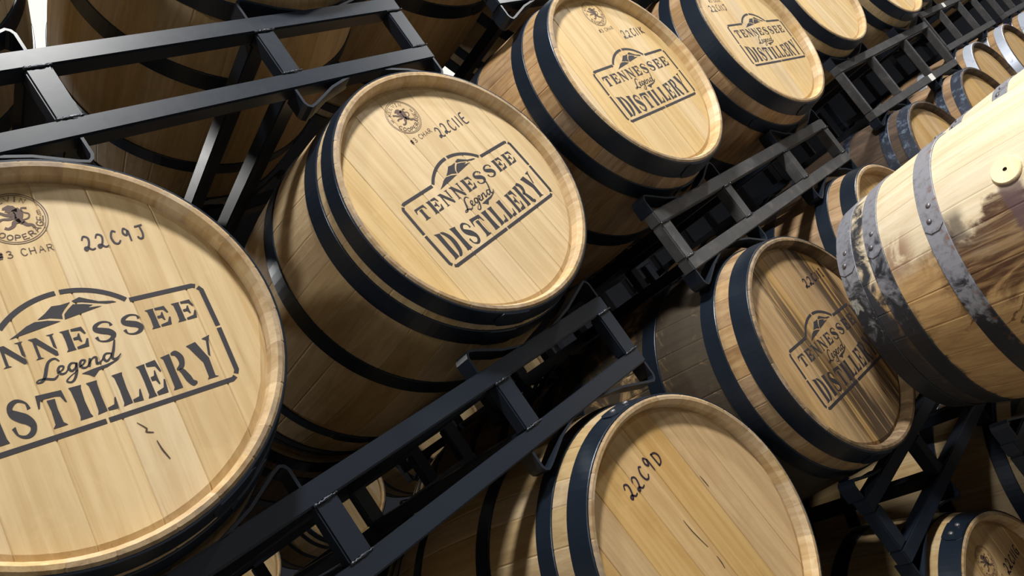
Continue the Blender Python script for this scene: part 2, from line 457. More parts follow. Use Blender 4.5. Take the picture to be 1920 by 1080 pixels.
def arc_text(K, text, R, a_mid, span, h, pw, inside=False):
    n = len(text)
    for i, c in enumerate(text):
        a = a_mid + (i - (n - 1) / 2) * span / max(n - 1, 1) * (1 if inside else -1)
        for st in ML[c]:
            pts = []
            for x, y in st:
                if inside:
                    r = R + h - y * h; aa = a + (x - .42) * h * .85 / R
                else:
                    r = R + y * h; aa = a - (x - .42) * h * .85 / R
                pts.append((r * math.cos(aa), r * math.sin(aa)))
            K.stroke(pts, pw, len(pts) > 4)

def stamp():
    K = Ink(); N = 48
    for R, wv in ((38.5, 1.0), (35.8, .8)):
        K.stroke([(R * math.cos(2 * math.pi * i / N), R * math.sin(2 * math.pi * i / N)) for i in range(N + 1)], wv, False)
    arc_text(K, 'KELVIN', 26.5, math.radians(100), math.radians(86), 7, .9)
    arc_text(K, 'COOPERAGE', 25.5, math.radians(-80), math.radians(140), 7.5, 1.4, True)
    for s in (-1, 1):
        for d in (-3, 0, 3): K.stroke([(s * 28, 4 + d), (s * 32, 4 + d)], .8, False)
        K.stroke([(s * 28, 1), (s * 28, 7)], .8, False)
    # rampant lion
    K.poly([(-9, 18), (-2, 21), (4, 19), (7, 14), (6, 9), (1, 11), (-4, 9), (-8, 12), (-5, 14), (-10, 15)])           # head and mane
    K.stroke([(4, 14), (7, 6), (5, -2), (8, -9)], [9, 10, 9, 5])                                                      # body
    K.stroke([(3, 7), (-6, 6), (-14, 11), (-19, 13)], [6, 5, 3.5, 4])                                                 # raised foreleg
    K.stroke([(3, 2), (-6, 0), (-13, 1), (-18, -1)], [5, 4, 3, 4])
    K.stroke([(6, -4), (-1, -6), (-4, -11), (-10, -14), (-14, -12)], [7, 6, 4.5, 3.5, 4])                              # hind legs
    K.stroke([(8, -7), (12, -12), (17, -13), (19, -18)], [6, 5, 3.5, 4])
    K.stroke([(9, -4), (16, -2), (18, 4), (12, 8), (12, 14), (18, 13)], [2, 2, 2, 1.8, 2, 3.2])                        # tail
    # line under the ring
    x = -33
    for c in '#3 CHAR':
        if c != ' ':
            for st in ML[c]:
                K.stroke([(x + p[0] * 7.5, -56 + p[1] * 10) for p in st], 2.2 if c == '#' else 1.2, c in '3C')
        x += 10.2 if c != ' ' else 6
    return K

ME_STENCIL = stencil().mesh('stencil_print')
ME_STAMP = stamp().mesh('cooperage_stamp')

# ------------------------------------------------------------------ barrels
BL, RH, RB = 0.89, 0.272, 0.322
def rad(t): return RB - (RB - RH) * (2 * t / BL - 1) ** 2
HEAD_DEPTH = 0.026
WIDTHS = [10.0, 14.0, 12.5, 15.0, 11.0, 13.5, 14.0]        # degrees, four rounds
HOOPS_N = [(0.003, 0.040), (0.058, 0.101), (0.250, 0.295)]
HOOPS_STD = [(0.003, 0.050), (0.088, 0.128), (0.270, 0.315)]

def stave_mesh(wdeg):
    h = math.radians(wdeg) / 2
    outer = [0.0035, 0.03, 0.08, 0.15, 0.23, 0.32, 0.41, 0.48, 0.57, 0.66, 0.74, 0.81, 0.86, BL - 0.0035]
    prof = [(0.0, rad(0) - 0.004)] + [(t, rad(t)) for t in outer] + [(BL, rad(BL) - 0.004)]
    prof += [(BL, RH - 0.010), (BL - 0.012, RH - 0.0165), (BL - 0.045, RH - 0.0175), (0.045, RH - 0.0175), (0.012, RH - 0.0165), (0.0, RH - 0.010)]
    n = len(prof); no = len(outer) + 2
    ang = [-h, -h + 0.009, -h * .33, h * .33, h - 0.009, h]
    v = []; f = []; mi = []
    for j, a in enumerate(ang):
        for i, (t, r) in enumerate(prof):
            rr = r - (0.0009 if j in (0, len(ang) - 1) and i < no else 0)
            v.append((rr * math.sin(a), t, rr * math.cos(a)))
    for j in range(len(ang) - 1):
        for i in range(n):
            i2 = (i + 1) % n
            f.append((j * n + i, j * n + i2, (j + 1) * n + i2, (j + 1) * n + i))
            mi.append(2 if i in (no, no + 1, no + 3, no + 4) else 1 if (i >= no - 1 or i == 0 or i == no - 2) else 0)
    for j in (0, len(ang) - 1):
        c = [j * n + i for i in range(n)]
        f.append(tuple(c)); mi.append(0)
    me = pydata('stave', v, f, False, mi)
    return fixn(me)
STAVES = {wv: stave_mesh(wv) for wv in WIDTHS}

def board_mesh(u0, u1):
    R1, R0 = 0.2570, 0.2455
    def dep(r): return 0.0 if r < R0 else (r - R0) * 0.45
    cols = [(u0, .0012), (u0 + .0016, 0), (u0 * .75 + u1 * .25, 0), ((u0 + u1) / 2, 0), (u0 * .25 + u1 * .75, 0), (u1 - .0016, 0), (u1, .0012)]
    v = []; f = []; ny = 0
    for u, dd in cols:
        uu = max(-R1 + 1e-4, min(R1 - 1e-4, u))
        V1 = math.sqrt(R1 * R1 - uu * uu); V0 = math.sqrt(max(R0 * R0 - uu * uu, 0)) if abs(uu) < R0 else V1 * 0.5
        zs = [-V1, -(V1 + V0) / 2, -V0, -V0 * .6, -V0 * .2, V0 * .2, V0 * .6, V0, (V1 + V0) / 2, V1]
        ny = len(zs)
        for z in zs: v.append((uu, dep(math.hypot(uu, z)) + dd, z))
    nf = len(v)
    for u, dd in cols:
        uu = max(-R1 + 1e-4, min(R1 - 1e-4, u)); V1 = math.sqrt(R1 * R1 - uu * uu)
        v.append((uu, 0.024, -V1)); v.append((uu, 0.024, V1))
    nc = len(cols)
    for c in range(nc - 1):
        for k in range(ny - 1):
            f.append((c * ny + k, (c + 1) * ny + k, (c + 1) * ny + k + 1, c * ny + k + 1))
        a = nf + 2 * c; f.append((a, a + 1, a + 3, a + 2))
        f.append((c * ny, a, a + 2, (c + 1) * ny)); f.append((c * ny + ny - 1, (c + 1) * ny + ny - 1, a + 3, a + 1))
    f.append(tuple(range(ny)) + (nf + 1, nf)); c = (nc - 1)
    f.append(tuple(c * ny + k for k in range(ny)) + (nf + 2 * c + 1, nf + 2 * c))
    return fixn(pydata('head_board', v, f))
SPLITS = [[-.2570, -.185, -.118, -.040, .035, .100, .172, .2570],
          [-.2570, -.172, -.088, -.020, .062, .128, .196, .2570],
          [-.2570, -.196, -.130, -.052, .010, .086, .160, .2570]]
BOARDS = [[board_mesh(a, b) for a, b in zip(s, s[1:])] for s in SPLITS]

HOOPC = {}
def hoop_mesh(t0, t1):
    k = (round(t0, 4), round(t1, 4))
    if k in HOOPC: return HOOPC[k]
    seg = 112; th = 0.0028
    v = []; f = []
    for s in range(seg):
        a = 2 * math.pi * s / seg
        for t, dr in ((t0, -.001), (t0, th * .7), (t0 + .0012, th), (t1 - .0012, th), (t1, th * .7), (t1, -.001)):
            r = rad(t) + dr; v.append((r * math.sin(a), t, r * math.cos(a)))
    for s in range(seg):
        s2 = (s + 1) % seg
        for i in range(5): f.append((s * 6 + i, s * 6 + i + 1, s2 * 6 + i + 1, s2 * 6 + i))
    # overlapping lap at the top of the ring (angle 0)
    b = len(v); na = 9; la = 0.14
    for s in range(na):
        a = -la + 2 * la * s / (na - 1)
        ins = 0.012 if s in (0, na - 1) else 0.0
        for t, dr in ((t0 + ins + .0004, th * .6), (t0 + ins + .001, th * 1.75), (t1 - ins - .001, th * 1.75), (t1 - ins - .0004, th * .6)):
            r = rad(t) + dr; v.append((r * math.sin(a), t, r * math.cos(a)))
    for s in range(na - 1):
        for i in range(3): f.append((b + s * 4 + i, b + s * 4 + i + 1, b + (s + 1) * 4 + i + 1, b + (s + 1) * 4 + i))
    f.append((b, b + 1, b + 2, b + 3)); e = b + (na - 1) * 4; f.append((e, e + 1, e + 2, e + 3))
    me = fixn(pydata('hoop', v, f))
    for p in me.polygons: p.use_smooth = False
    HOOPC[k] = me
    return me

def rivet_mesh():
    v = []; f = []; seg = 10
    prof = [(0.0062, 0.0), (0.0060, 0.0018), (0.0042, 0.0036), (0.0, 0.0044)]
    for r, h in prof[:-1]:
        for s in range(seg):
            a = 2 * math.pi * s / seg; v.append((r * math.cos(a), r * math.sin(a), h))
    v.append((0, 0, prof[-1][1]))
    for i in range(2):
        for s in range(seg): f.append((i * seg + s, i * seg + (s + 1) % seg, (i + 1) * seg + (s + 1) % seg, (i + 1) * seg + s))
    for s in range(seg): f.append((2 * seg + s, 2 * seg + (s + 1) % seg, 3 * seg))
    return pydata('rivet', v, f, True)
ME_RIVET = rivet_mesh()
ME_PENS = {}

def barrel(x, y, z, yaw, label, group=None, roll=0.0, pitch=0.0, split=0, head=None, stave=None, chime=None, hoop=None, hoops=None,
           seam=None, rivets=False, prints=(), bung=None, back_hoop=None):
    """x, y, z: centre of the front rim (camera frame); parts hang on an Empty at the lowest point of the bilge."""
    ax = Vector((-math.sin(yaw) * math.cos(pitch), math.cos(yaw) * math.cos(pitch), math.sin(pitch)))
    mid = Vector((x, y, z + ZC)) + ax * (BL / 2)
    base = mid - Vector((0, 0, RB))
    e = empty('oak_barrel', base, (pitch, 0, yaw))
    tag(e, label, 'barrel', group)
    off = (0, -BL / 2, RB)
    hm = head or M_HEAD; sm = stave or M_STAVE; cm = chime or M_CHIME; om = hoop or M_HOOP
    rn = random.Random(label)
    a = rn.uniform(0, 360)
    for k in range(28):
        wv = WIDTHS[k % 7]
        meshobj('stave', STAVES[wv], e, [sm, cm, cm if chime else M_CROZE], off, (0, math.radians(a + wv / 2), 0)); a += wv
    for me in BOARDS[split]:
        meshobj('head_board', me, e, hm, (0, -BL / 2 + HEAD_DEPTH, RB), (0, -roll, 0))
    for me in BOARDS[(split + 1) % 3]:
        meshobj('head_board', me, e, M_HEAD_O, (0, BL / 2 - HEAD_DEPTH, RB), (0, roll, math.pi))
    hp = hoops or HOOPS_STD
    for end in (0, 1):
        for j, (t0, t1) in enumerate(hp):
            sa = seam[j] if seam and (end == 0 if not isinstance(seam, dict) else True) else rn.uniform(2.4, 3.8)
            if seam and end == 1 and len(seam) > 3: sa = -seam[3 + j]
            mt = (back_hoop or om) if end else om
            ho = meshobj('hoop', hoop_mesh(t0, t1), e, mt, off if end == 0 else (0, BL / 2, RB), (0, sa, math.pi if end else 0))
            if rivets:
                tm = (t0 + t1) / 2; r = rad(tm) + 0.0045; sl = math.atan2(rad(t1) - rad(t0), t1 - t0)
                for q, dt in ((-0.055, 0.004), (0.055, -0.004)):
                    meshobj('rivet', ME_RIVET, ho, M_RIVET, (r * math.sin(q), tm + dt, r * math.cos(q)), (sl, q, 0))
    for kind, u, v, ang, arg in prints:
        loc = (u, -BL / 2 + HEAD_DEPTH, RB + v); rt = (0, -math.radians(ang), 0)
        if kind == 'stencil':
            o = meshobj('stencil_print', ME_STENCIL, e, M_INK, loc, rt); o['label'] = 'black stencilled lettering in an arched frame'
        elif kind == 'stamp':
            o = meshobj('cooperage_stamp', ME_STAMP, e, M_STAMP, loc, rt); o['label'] = 'round brown stamp with a lion and ring lettering'
        elif kind == 'crack':
            k = Ink(); m = len(arg)
            k.stroke([(a * 1000, b * 1000) for a, b in arg], [2.0 * math.sin(math.pi * (i + .35) / m) + .2 for i in range(m)])
            meshobj('wood_crack', k.mesh('crack', 0.0005), e, M_CRACK, (0, -BL / 2 + HEAD_DEPTH, RB), (0, 0, 0))
        else:
            txt, wd, ht, pw = arg
            o = meshobj('handwritten_code', pen(txt, wd, ht, pw).mesh('code', 0.0006), e, M_MARK, loc, rt); o['label'] = 'dark marker pen code'
    if bung is not None:
        t, phi = bung
        r = rad(t); v = []; f = []; seg = 28
        prof = [(0.029, -0.004), (0.029, 0.004), (0.0275, 0.0058), (0.0042, 0.0062), (0.0038, 0.002), (0.0, 0.0018)]
        for pr, h in prof:
            for s in range(seg):
                q = 2 * math.pi * s / seg; v.append((pr * math.cos(q), pr * math.sin(q), h))
        for i in range(len(prof) - 1):
            for s in range(seg): f.append((i * seg + s, i * seg + (s + 1) % seg, (i + 1) * seg + (s + 1) % seg, (i + 1) * seg + s))
        o = meshobj('bung', fixn(pydata('bung', v, f, False, [1 if i >= 3 * seg else 0 for i in range(len(f))])), e, [M_BUNG, M_CRACK], (r * math.sin(phi), -BL / 2 + t, RB + r * math.cos(phi)), (0, phi, 0))
        o['label'] = 'pale round wooden bung with a centre hole'
    return e
M_BUNG = wood('bung wood', (0.78, 0.68, 0.48, 1), (0.70, 0.57, 0.37, 1), (0.62, 0.48, 0.30, 1), 0)

# ------------------------------------------------------------------ racks
RD = 0.76      # depth of a rack
def strap_mesh(xl, xs, up, y0, y1):
    """bent flat bar: upright leg at xl, rounded top, long ramp down to xs"""
    s = 1 if xs > xl else -1
    top = 0.047
    pts = [(xl, 0.0), (xl, top * .72), (xl + s * .004, top * .9), (xl + s * .012, top), (xl + s * .026, top * .90), ((xl + xs) / 2 + s * .01, top * .36), (xs, 0.0)]
    th = 0.005; v = []; f = []
    P = [Vector(p) for p in pts]
    for i, p in enumerate(P):
        d = P[min(i + 1, len(P) - 1)] - P[max(i - 1, 0)]; d.normalize()
        nr = Vector((-d.y, d.x)) * th * s * -1
        q = p + nr
        for a in (p, q):
            for y in (y0, y1): v.append((a.x, y, a.y * up))
    n = len(P)
    for i in range(n - 1):
        b = i * 4; c = b + 4
        f += [(b, c, c + 1, b + 1), (b + 2, b + 3, c + 3, c + 2), (b, b + 2, c + 2, c), (b + 1, c + 1, c + 3, b + 3)]
    f += [(0, 1, 3, 2), ((n - 1) * 4, (n - 1) * 4 + 2, (n - 1) * 4 + 3, (n - 1) * 4 + 1)]
    return fixn(pydata('cradle', v, f))
STRAPC = {}
def strap(*a):
    if a not in STRAPC: STRAPC[a] = strap_mesh(*a)
    return STRAPC[a]
def weld_mesh():
    rn = random.Random(3); v = []; f = []; n = 15; seg = 6
    for i in range(n):
        x = -0.021 + 0.042 * i / (n - 1); rr = 0.0016 + 0.0012 * rn.random()
        for s in range(seg):
            a = 2 * math.pi * s / seg; v.append((x, rr * math.cos(a), rr * math.sin(a) + 0.0012 * rn.uniform(-1, 1)))
    for i in range(n - 1):
        for s in range(seg): f.append((i * seg + s, i * seg + (s + 1) % seg, (i + 1) * seg + (s + 1) % seg, (i + 1) * seg + s))
    f.append(tuple(range(seg))); f.append(tuple((n - 1) * seg + s for s in range(seg)))
    return fixn(pydata('weld_bead', v, f, True))
ME_WELD = weld_mesh()

def rack(cx, cy, zt, yaw, label, H=0.168, hl=0.545, uw=0.040, wr=0.035, mat=None, ups=None, welds=False, stickers=(), below=True, cs=0.0):
    """cx, cy: middle of the front face; zt: top of the rails (camera frame)"""
    mat = mat or M_RACK
    zb = zt - H + ZC
    e = empty('barrel_rack', (cx, cy, zb), (0, 0, yaw)); tag(e, label, 'rack', 'steel barrel racks')
    ups = ups or [-hl + uw / 2, -0.20, 0.20, hl - uw / 2]
    for y0 in (0.0, RD - wr):
        for z0 in (0.0, H - wr):
            meshobj('rail', box(-hl, hl, y0, y0 + wr, z0, z0 + wr), e, mat if y0 == 0 else M_RACK)  # grey racks: rear frame and crossbars black, shade put into their colour
        for u in ups:
            meshobj('upright', box(u - uw / 2, u + uw / 2, y0 + .001, y0 + wr - .001, wr, H - wr), e, mat if y0 == 0 else M_RACK)
    for u in ups[1:3]:
        for z0 in (0.008, H - wr - 0.005):
            meshobj('crossbar', box(u - uw / 2 + .001, u + uw / 2 - .001, wr, RD - wr, z0, z0 + wr - .003), e, M_RACK)
    for side in (-1, 1):
        for xl, xs in ((side * 0.19, side * 0.328), (side * (hl - .003), side * 0.397)):
            xl, xs = (xl + cs if abs(xl) < .3 else xl), xs + cs
            for y0 in (0.003, RD - 0.045):
                meshobj('cradle', strap(xl, xs, 1, y0, y0 + 0.042), e, M_RACK, (0, 0, H - 0.002))
                if below: meshobj('cradle', strap(xl, xs, -1, y0, y0 + 0.042), e, M_RACK, (0, 0, 0.002))
    if welds:
        for u in ups:
            for z in (wr, H - wr):
                meshobj('weld_bead', ME_WELD, e, M_WELD, (u, 0.0, z))
    for (u, z, wv, hv, m) in stickers:
        meshobj('label_sticker', box(-wv / 2, wv / 2, -.0008, .0002, -hv / 2, hv / 2, 0), e, m, (u, 0, z))
    return e

FL = -ZC
# ---- first stack (camera frame heights)
rack(.632, 1.078, .851, .014, 'black steel rack across the upper left, above the two nearest stencilled barrels', welds=True, cs=-.008)
rack(.660, 1.118, .066, .017, 'black steel rack under the two nearest stencilled barrels, running across the bottom', welds=True, cs=-.028)
rack(.640, 1.11, -.724, 0, 'black steel rack below the barrel marked 22C9D, under frame edge', H=.168)
rack(.640, 1.11, -1.514, 0, 'floor rack carrying the lowest barrels of the nearest stack', H=-1.514 - FL, below=False)
# ---- second stack
rack(2.014, 1.105, .950, .036, 'black steel rack at the top edge above the barrel marked 22C11K')
rack(2.014, 1.105, .160, .036, 'dusty grey-black rack under the barrels marked 22C11K and 22C11J', mat=M_RACK_G, welds=True)
rack(2.014, 1.105, -.632, .036, 'black rack in the dark below the streaked barrel marked 22C11I')
rack(2.014, 1.105, -1.431, .036, 'floor rack carrying the barrel marked 22C11G', H=-1.431 - FL, below=False)
# ---- third stack, taller frames
D_UP = [-.545, -.20, .215, .545]
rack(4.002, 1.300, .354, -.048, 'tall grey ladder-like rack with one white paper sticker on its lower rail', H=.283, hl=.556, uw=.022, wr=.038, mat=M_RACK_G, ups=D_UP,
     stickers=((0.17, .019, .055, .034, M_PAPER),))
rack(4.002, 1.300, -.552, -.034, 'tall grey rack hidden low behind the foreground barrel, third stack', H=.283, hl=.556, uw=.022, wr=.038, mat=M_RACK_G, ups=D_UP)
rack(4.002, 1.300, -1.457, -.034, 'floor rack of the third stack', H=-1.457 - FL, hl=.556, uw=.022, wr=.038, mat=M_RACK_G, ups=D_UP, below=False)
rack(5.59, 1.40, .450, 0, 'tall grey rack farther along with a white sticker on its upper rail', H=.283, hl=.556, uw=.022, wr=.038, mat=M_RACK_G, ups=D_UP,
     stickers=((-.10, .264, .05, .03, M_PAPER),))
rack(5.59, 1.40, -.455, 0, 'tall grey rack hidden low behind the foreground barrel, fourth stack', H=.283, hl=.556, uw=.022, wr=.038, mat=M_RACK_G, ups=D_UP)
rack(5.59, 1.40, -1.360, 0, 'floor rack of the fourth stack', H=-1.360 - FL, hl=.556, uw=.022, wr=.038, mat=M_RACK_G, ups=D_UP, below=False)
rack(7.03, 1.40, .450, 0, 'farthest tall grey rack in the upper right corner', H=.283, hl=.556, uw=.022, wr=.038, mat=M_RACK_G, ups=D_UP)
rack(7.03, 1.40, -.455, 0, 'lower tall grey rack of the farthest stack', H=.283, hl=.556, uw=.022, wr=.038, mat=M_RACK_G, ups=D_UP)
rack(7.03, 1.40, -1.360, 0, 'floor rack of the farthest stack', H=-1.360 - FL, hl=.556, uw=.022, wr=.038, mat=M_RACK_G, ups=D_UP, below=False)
# ---- facing stack at the right edge
rack(2.30, .15, -.725, 0, 'black rack under the pale stained barrel at the right edge')
rack(2.30, .15, -1.520, 0, 'floor rack of the facing stack at the right edge', H=-1.520 - FL, below=False)

# ---- stained wood that belongs to single barrels
def streaks(t, col):
    v = t.objvec(False)
    n = t.noise(t.scale(v, (30, 30, 1.6)), 1.0, 4, 0.6, 0.9)
    n2 = t.noise(t.scale(v, (11, 11, 0.9)), 1.0, 3, 0.5, 0.4)
    m = t.math('MULTIPLY', t.ramp(n, 0.46, 0.54), t.ramp(n2, 0.43, 0.54))
    sx = t.new('ShaderNodeSeparateXYZ'); t.l.new(v, sx.inputs[0])
    side = t.ramp(sx.outputs[0], -0.17, -0.05)
    m = t.math('MULTIPLY', m, side)
    return t.mix(t.math('MULTIPLY', m, 0.9), col, (0.045, 0.030, 0.022, 1))
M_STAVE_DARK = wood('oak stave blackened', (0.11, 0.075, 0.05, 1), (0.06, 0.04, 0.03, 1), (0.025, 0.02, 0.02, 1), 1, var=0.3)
M_HEAD_STREAK = wood('oak head streaked', (0.50, 0.335, 0.16, 1), (0.40, 0.245, 0.105, 1), (0.28, 0.17, 0.08, 1), 2, var=0.14, blotch=0.6, stain=streaks, speck=0.35)

def mould(t, col):
    v = t.objvec(False)
    s = t.new('ShaderNodeSeparateXYZ'); t.l.new(v, s.inputs[0])
    n = t.noise(t.scale(v, (9, 7, 9)), 1.0, 6, 0.7, 1.0)
    m = t.math('MULTIPLY', t.ramp(s.outputs[1], 0.07, 0.11), t.ramp(n, 0.33, 0.50))
    return t.mix(t.math('MULTIPLY', m, 0.93), col, (0.030, 0.026, 0.020, 1))
M_STAVE_MOULD = wood('oak stave mouldy', (0.40, 0.27, 0.14, 1), (0.27, 0.16, 0.075, 1), (0.15, 0.08, 0.04, 1), 1, var=0.2, blotch=0.7, speck=0.5, stain=mould)

def facing_stain(t, col):
    tc = t.new('ShaderNodeTexCoord'); tc.object = FACE_REF
    v = tc.outputs['Object']
    s = t.new('ShaderNodeSeparateXYZ'); t.l.new(v, s.inputs[0])
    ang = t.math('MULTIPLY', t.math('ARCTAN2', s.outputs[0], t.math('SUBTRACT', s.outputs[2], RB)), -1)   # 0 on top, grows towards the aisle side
    yy = s.outputs[1]
    wob = t.noise(t.scale(v, (6, 3.5, 6)), 1.0, 6, 0.62, 1.6)
    wob2 = t.noise(t.scale(v, (16, 16, 16)), 1.0, 5, 0.65, 0.8)
    grain = t.noise(t.scale(v, (70, 5, 70)), 1.0, 5, 0.6, 0.8)
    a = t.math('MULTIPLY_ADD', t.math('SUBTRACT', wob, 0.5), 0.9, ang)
    inv = lambda x: t.math('SUBTRACT', 1.0, x)
    mul = lambda *q: q[0] if len(q) == 1 else t.math('MULTIPLY', q[0], mul(*q[1:]))
    # tan oak colour coming in down the flank
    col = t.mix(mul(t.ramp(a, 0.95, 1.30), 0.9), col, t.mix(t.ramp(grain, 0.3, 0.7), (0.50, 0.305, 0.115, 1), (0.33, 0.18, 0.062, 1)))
    # dark leak bands that stop short of the bilge hoop
    lim = inv(t.ramp(t.math('MULTIPLY_ADD', t.math('SUBTRACT', wob2, 0.5), 0.14, yy), 0.195, 0.245))
    band = mul(t.ramp(a, 1.00, 1.10), inv(t.ramp(a, 1.44, 1.56)), lim)
    col = t.mix(mul(band, t.math('MULTIPLY_ADD', t.ramp(grain, 0.35, 0.62), 0.40, 0.58)), col, (0.060, 0.023, 0.009, 1))
    edge = mul(inv(t.ramp(t.math('ABSOLUTE', t.math('SUBTRACT', a, 1.62)), 0.006, 0.022)), lim)
    col = t.mix(mul(edge, 0.8), col, (0.10, 0.042, 0.016, 1))
    # purple drip under the bung
    drip = mul(inv(t.ramp(t.math('ABSOLUTE', t.math('SUBTRACT', t.math('MULTIPLY_ADD', t.math('SUBTRACT', wob2, 0.5), 0.05, yy), 0.030)), 0.014, 0.026)), t.ramp(ang, 0.90, 0.95), inv(t.ramp(ang, 1.20, 1.32)))
    col = t.mix(mul(drip, 0.85), col, (0.085, 0.048, 0.052, 1))
    # rusty and sooty blotches beside the hoops
    b1 = mul(inv(t.ramp(t.math('ABSOLUTE', t.math('SUBTRACT', yy, 0.290)), 0.012, 0.060)), inv(t.ramp(t.math('ABSOLUTE', t.math('SUBTRACT', ang, 1.02)), 0.05, 0.20)), t.ramp(wob2, 0.36, 0.56))
    col = t.mix(mul(b1, 0.75), col, (0.20, 0.085, 0.045, 1))
    b2 = mul(inv(t.ramp(t.math('ABSOLUTE', t.math('SUBTRACT', yy, 0.155)), 0.012, 0.038)), inv(t.ramp(t.math('ABSOLUTE', t.math('SUBTRACT', ang, 1.05)), 0.05, 0.17)), t.ramp(wob2, 0.34, 0.54))
    col = t.mix(mul(b2, 0.8), col, (0.055, 0.040, 0.036, 1))
    # mould over the end and creeping out from under the quarter hoop
    e1 = t.ramp(t.math('MULTIPLY_ADD', t.math('SUBTRACT', wob2, 0.5), 0.10, yy), 0.352, 0.372)
    col = t.mix(mul(e1, t.ramp(t.math('MULTIPLY_ADD', ang, 0.18, wob2), 0.42, 0.66)), col, (0.030, 0.032, 0.040, 1))
    e2 = mul(t.ramp(t.math('MULTIPLY_ADD', t.math('SUBTRACT', wob2, 0.5), 0.11, yy), 0.305, 0.325), t.ramp(ang, 1.25, 1.6))
    col = t.mix(mul(e2, 0.9), col, (0.030, 0.027, 0.028, 1))
    return col
def hoop_mould_shade(name, ref, c):
    t = NT(name)
    tc = t.new('ShaderNodeTexCoord'); tc.object = ref
    v = tc.outputs['Object']
    s = t.new('ShaderNodeSeparateXYZ'); t.l.new(v, s.inputs[0])
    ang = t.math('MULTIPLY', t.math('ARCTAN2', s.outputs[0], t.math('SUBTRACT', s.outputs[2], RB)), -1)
    n = t.noise(t.scale(v, (24, 24, 24)), 1.0, 6, 0.68, 0.6)
    n2 = t.noise(t.scale(v, (60, 60, 60)), 1.0, 4, 0.6, 0.2)
    col = t.mix(t.ramp(n2, 0.45, 0.75), c, tuple(x * 0.6 for x in c[:3]) + (1,))
    m = t.ramp(t.math('MULTIPLY_ADD', ang, 0.34, n), 0.74, 0.98)  # soot near the end, with the lower side's shade mixed into it
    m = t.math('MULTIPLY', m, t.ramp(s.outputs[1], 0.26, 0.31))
    m = t.math('MAXIMUM', m, t.ramp(t.math('MULTIPLY_ADD', ang, 0.40, n), 0.98, 1.16))  # lower side of every hoop darkened, its shade put into the colour
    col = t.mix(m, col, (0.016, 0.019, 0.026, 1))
    sp = t.math('MULTIPLY', t.ramp(n, 0.60, 0.68), t.math('MULTIPLY', t.ramp(s.outputs[1], 0.36, 0.40), t.math('SUBTRACT', 1.0, t.ramp(ang, 1.3, 1.7))))
    col = t.mix(t.math('MULTIPLY', sp, 0.7), col, (0.42, 0.42, 0.38, 1))
    rust = t.math('MULTIPLY', t.ramp(n2, 0.55, 0.68), t.math('SUBTRACT', 1.0, t.ramp(s.outputs[1], 0.170, 0.184)))
    col = t.mix(t.math('MULTIPLY', rust, 0.7), col, (0.22, 0.085, 0.035, 1))
    t.l.new(col, t.b.inputs['Base Color'])
    t.b.inputs['Metallic'].default_value = 0.15; t.b.inputs['Roughness'].default_value = 0.5
    t.bump(n, 0.15, 0.002)
    return t.m

# ---- barrels of the first stack
S = 'stencil'; T_ = 'stamp'; P_ = 'pen'
R8 = math.radians
barrel(.247, 1.012, .366, -.002, 'large pale oak barrel marked 22C9J, cut off by the left edge', 'stencilled barrels', roll=R8(-8.5), hoops=HOOPS_N,
       prints=((S, .0145, -.030, -8.6, 0), (T_, .034, .196, -9, 0), (P_, .088, .122, -8, ('22C9J', 86, 22, 2.3)),
               ('crack', 0, 0, 0, [(.030, -.124), (.036, -.136), (.034, -.140), (.041, -.145)]), ('crack', 0, 0, 0, [(.039, -.156), (.039, -.170), (.041, -.185)])))
barrel(1.015, 1.057, .378, -.002, 'pale oak barrel marked 22C11E in the middle, below the upper rack', 'stencilled barrels', roll=R8(8), split=1, hoops=HOOPS_N,
       prints=((S, .0265, -.030, 8.2, 0), (T_, -.020, .189, 12, 0), (P_, .031, .122, 10, ('22C11E', 100, 26, 2.4))))
barrel(.250, 1.03, 1.160, 0, 'oak barrel on the upper rack cut off at the top left corner', 'barrels on the upper rack', split=2)
barrel(0.990, 1.03, 1.162, 0, 'big oak barrel on the upper rack seen from below, top left', 'barrels on the upper rack', split=0)
barrel(.285, 1.03, -.414, 0, 'oak barrel below the frame edge, left of the one marked 22C9D', 'lower barrels', split=1)
barrel(.997, 1.051, -.416, 0, 'honey coloured unstencilled barrel marked 22C9D, bottom centre', 'lower barrels', roll=R8(4), split=2, head=M_HEAD_O, stave=M_STAVE,
       seam=(.06, -2.2, 2.4), rivets=True, prints=((P_, -.088, .142, 6, ('22C9D', 124, 30, 3.2)), ('crack', 0, 0, 0, [(-.015, .052), (-.012, .025), (-.003, -.013)]),
                                            ('crack', 0, 0, 0, [(.086, .085), (.088, .07), (.089, .059)]), ('crack', 0, 0, 0, [(.002, -.036), (.0025, -.05), (.001, -.061)])))
barrel(.272, 1.03, -1.202, 0, 'bottom oak barrel of the nearest stack, left one', 'floor tier barrels', split=0)
barrel(.996, 1.03, -1.202, 0, 'bottom oak barrel of the nearest stack, right one', 'floor tier barrels', split=1)
# ---- second stack
barrel(1.676, 1.014, .471, .03, 'pale oak barrel marked 22C11K, right of the one marked 22C11E', 'stencilled barrels', roll=R8(1.7), split=2, stave=M_STAVE_RAW,
       prints=((S, .0317, -.0263, 1.7, 0), (T_, .028, .200, 3, 0), (P_, .078, .112, 0, ('22C11K', 106, 24, 2.5))))
barrel(2.364, 1.015, .473, .02, 'pale oak barrel marked 22C11J, cut by the top edge', 'stencilled barrels', roll=R8(-5.2), split=0, stave=M_STAVE_RAW,
       prints=((S, .0437, -.0315, -5.2, 0), (T_, -.075, .200, -6, 0), (P_, -.142, .114, -2, ('22C11J', 102, 22, 2.5))))
barrel(1.645, 1.03, 1.268, .03, 'oak barrel above the one marked 22C11K, only its underside in view', 'barrels on the upper rack', split=1)
barrel(2.360, 1.03, 1.266, .036, 'oak barrel above the one marked 22C11J, only its rear end in view', 'barrels on the upper rack', split=2)
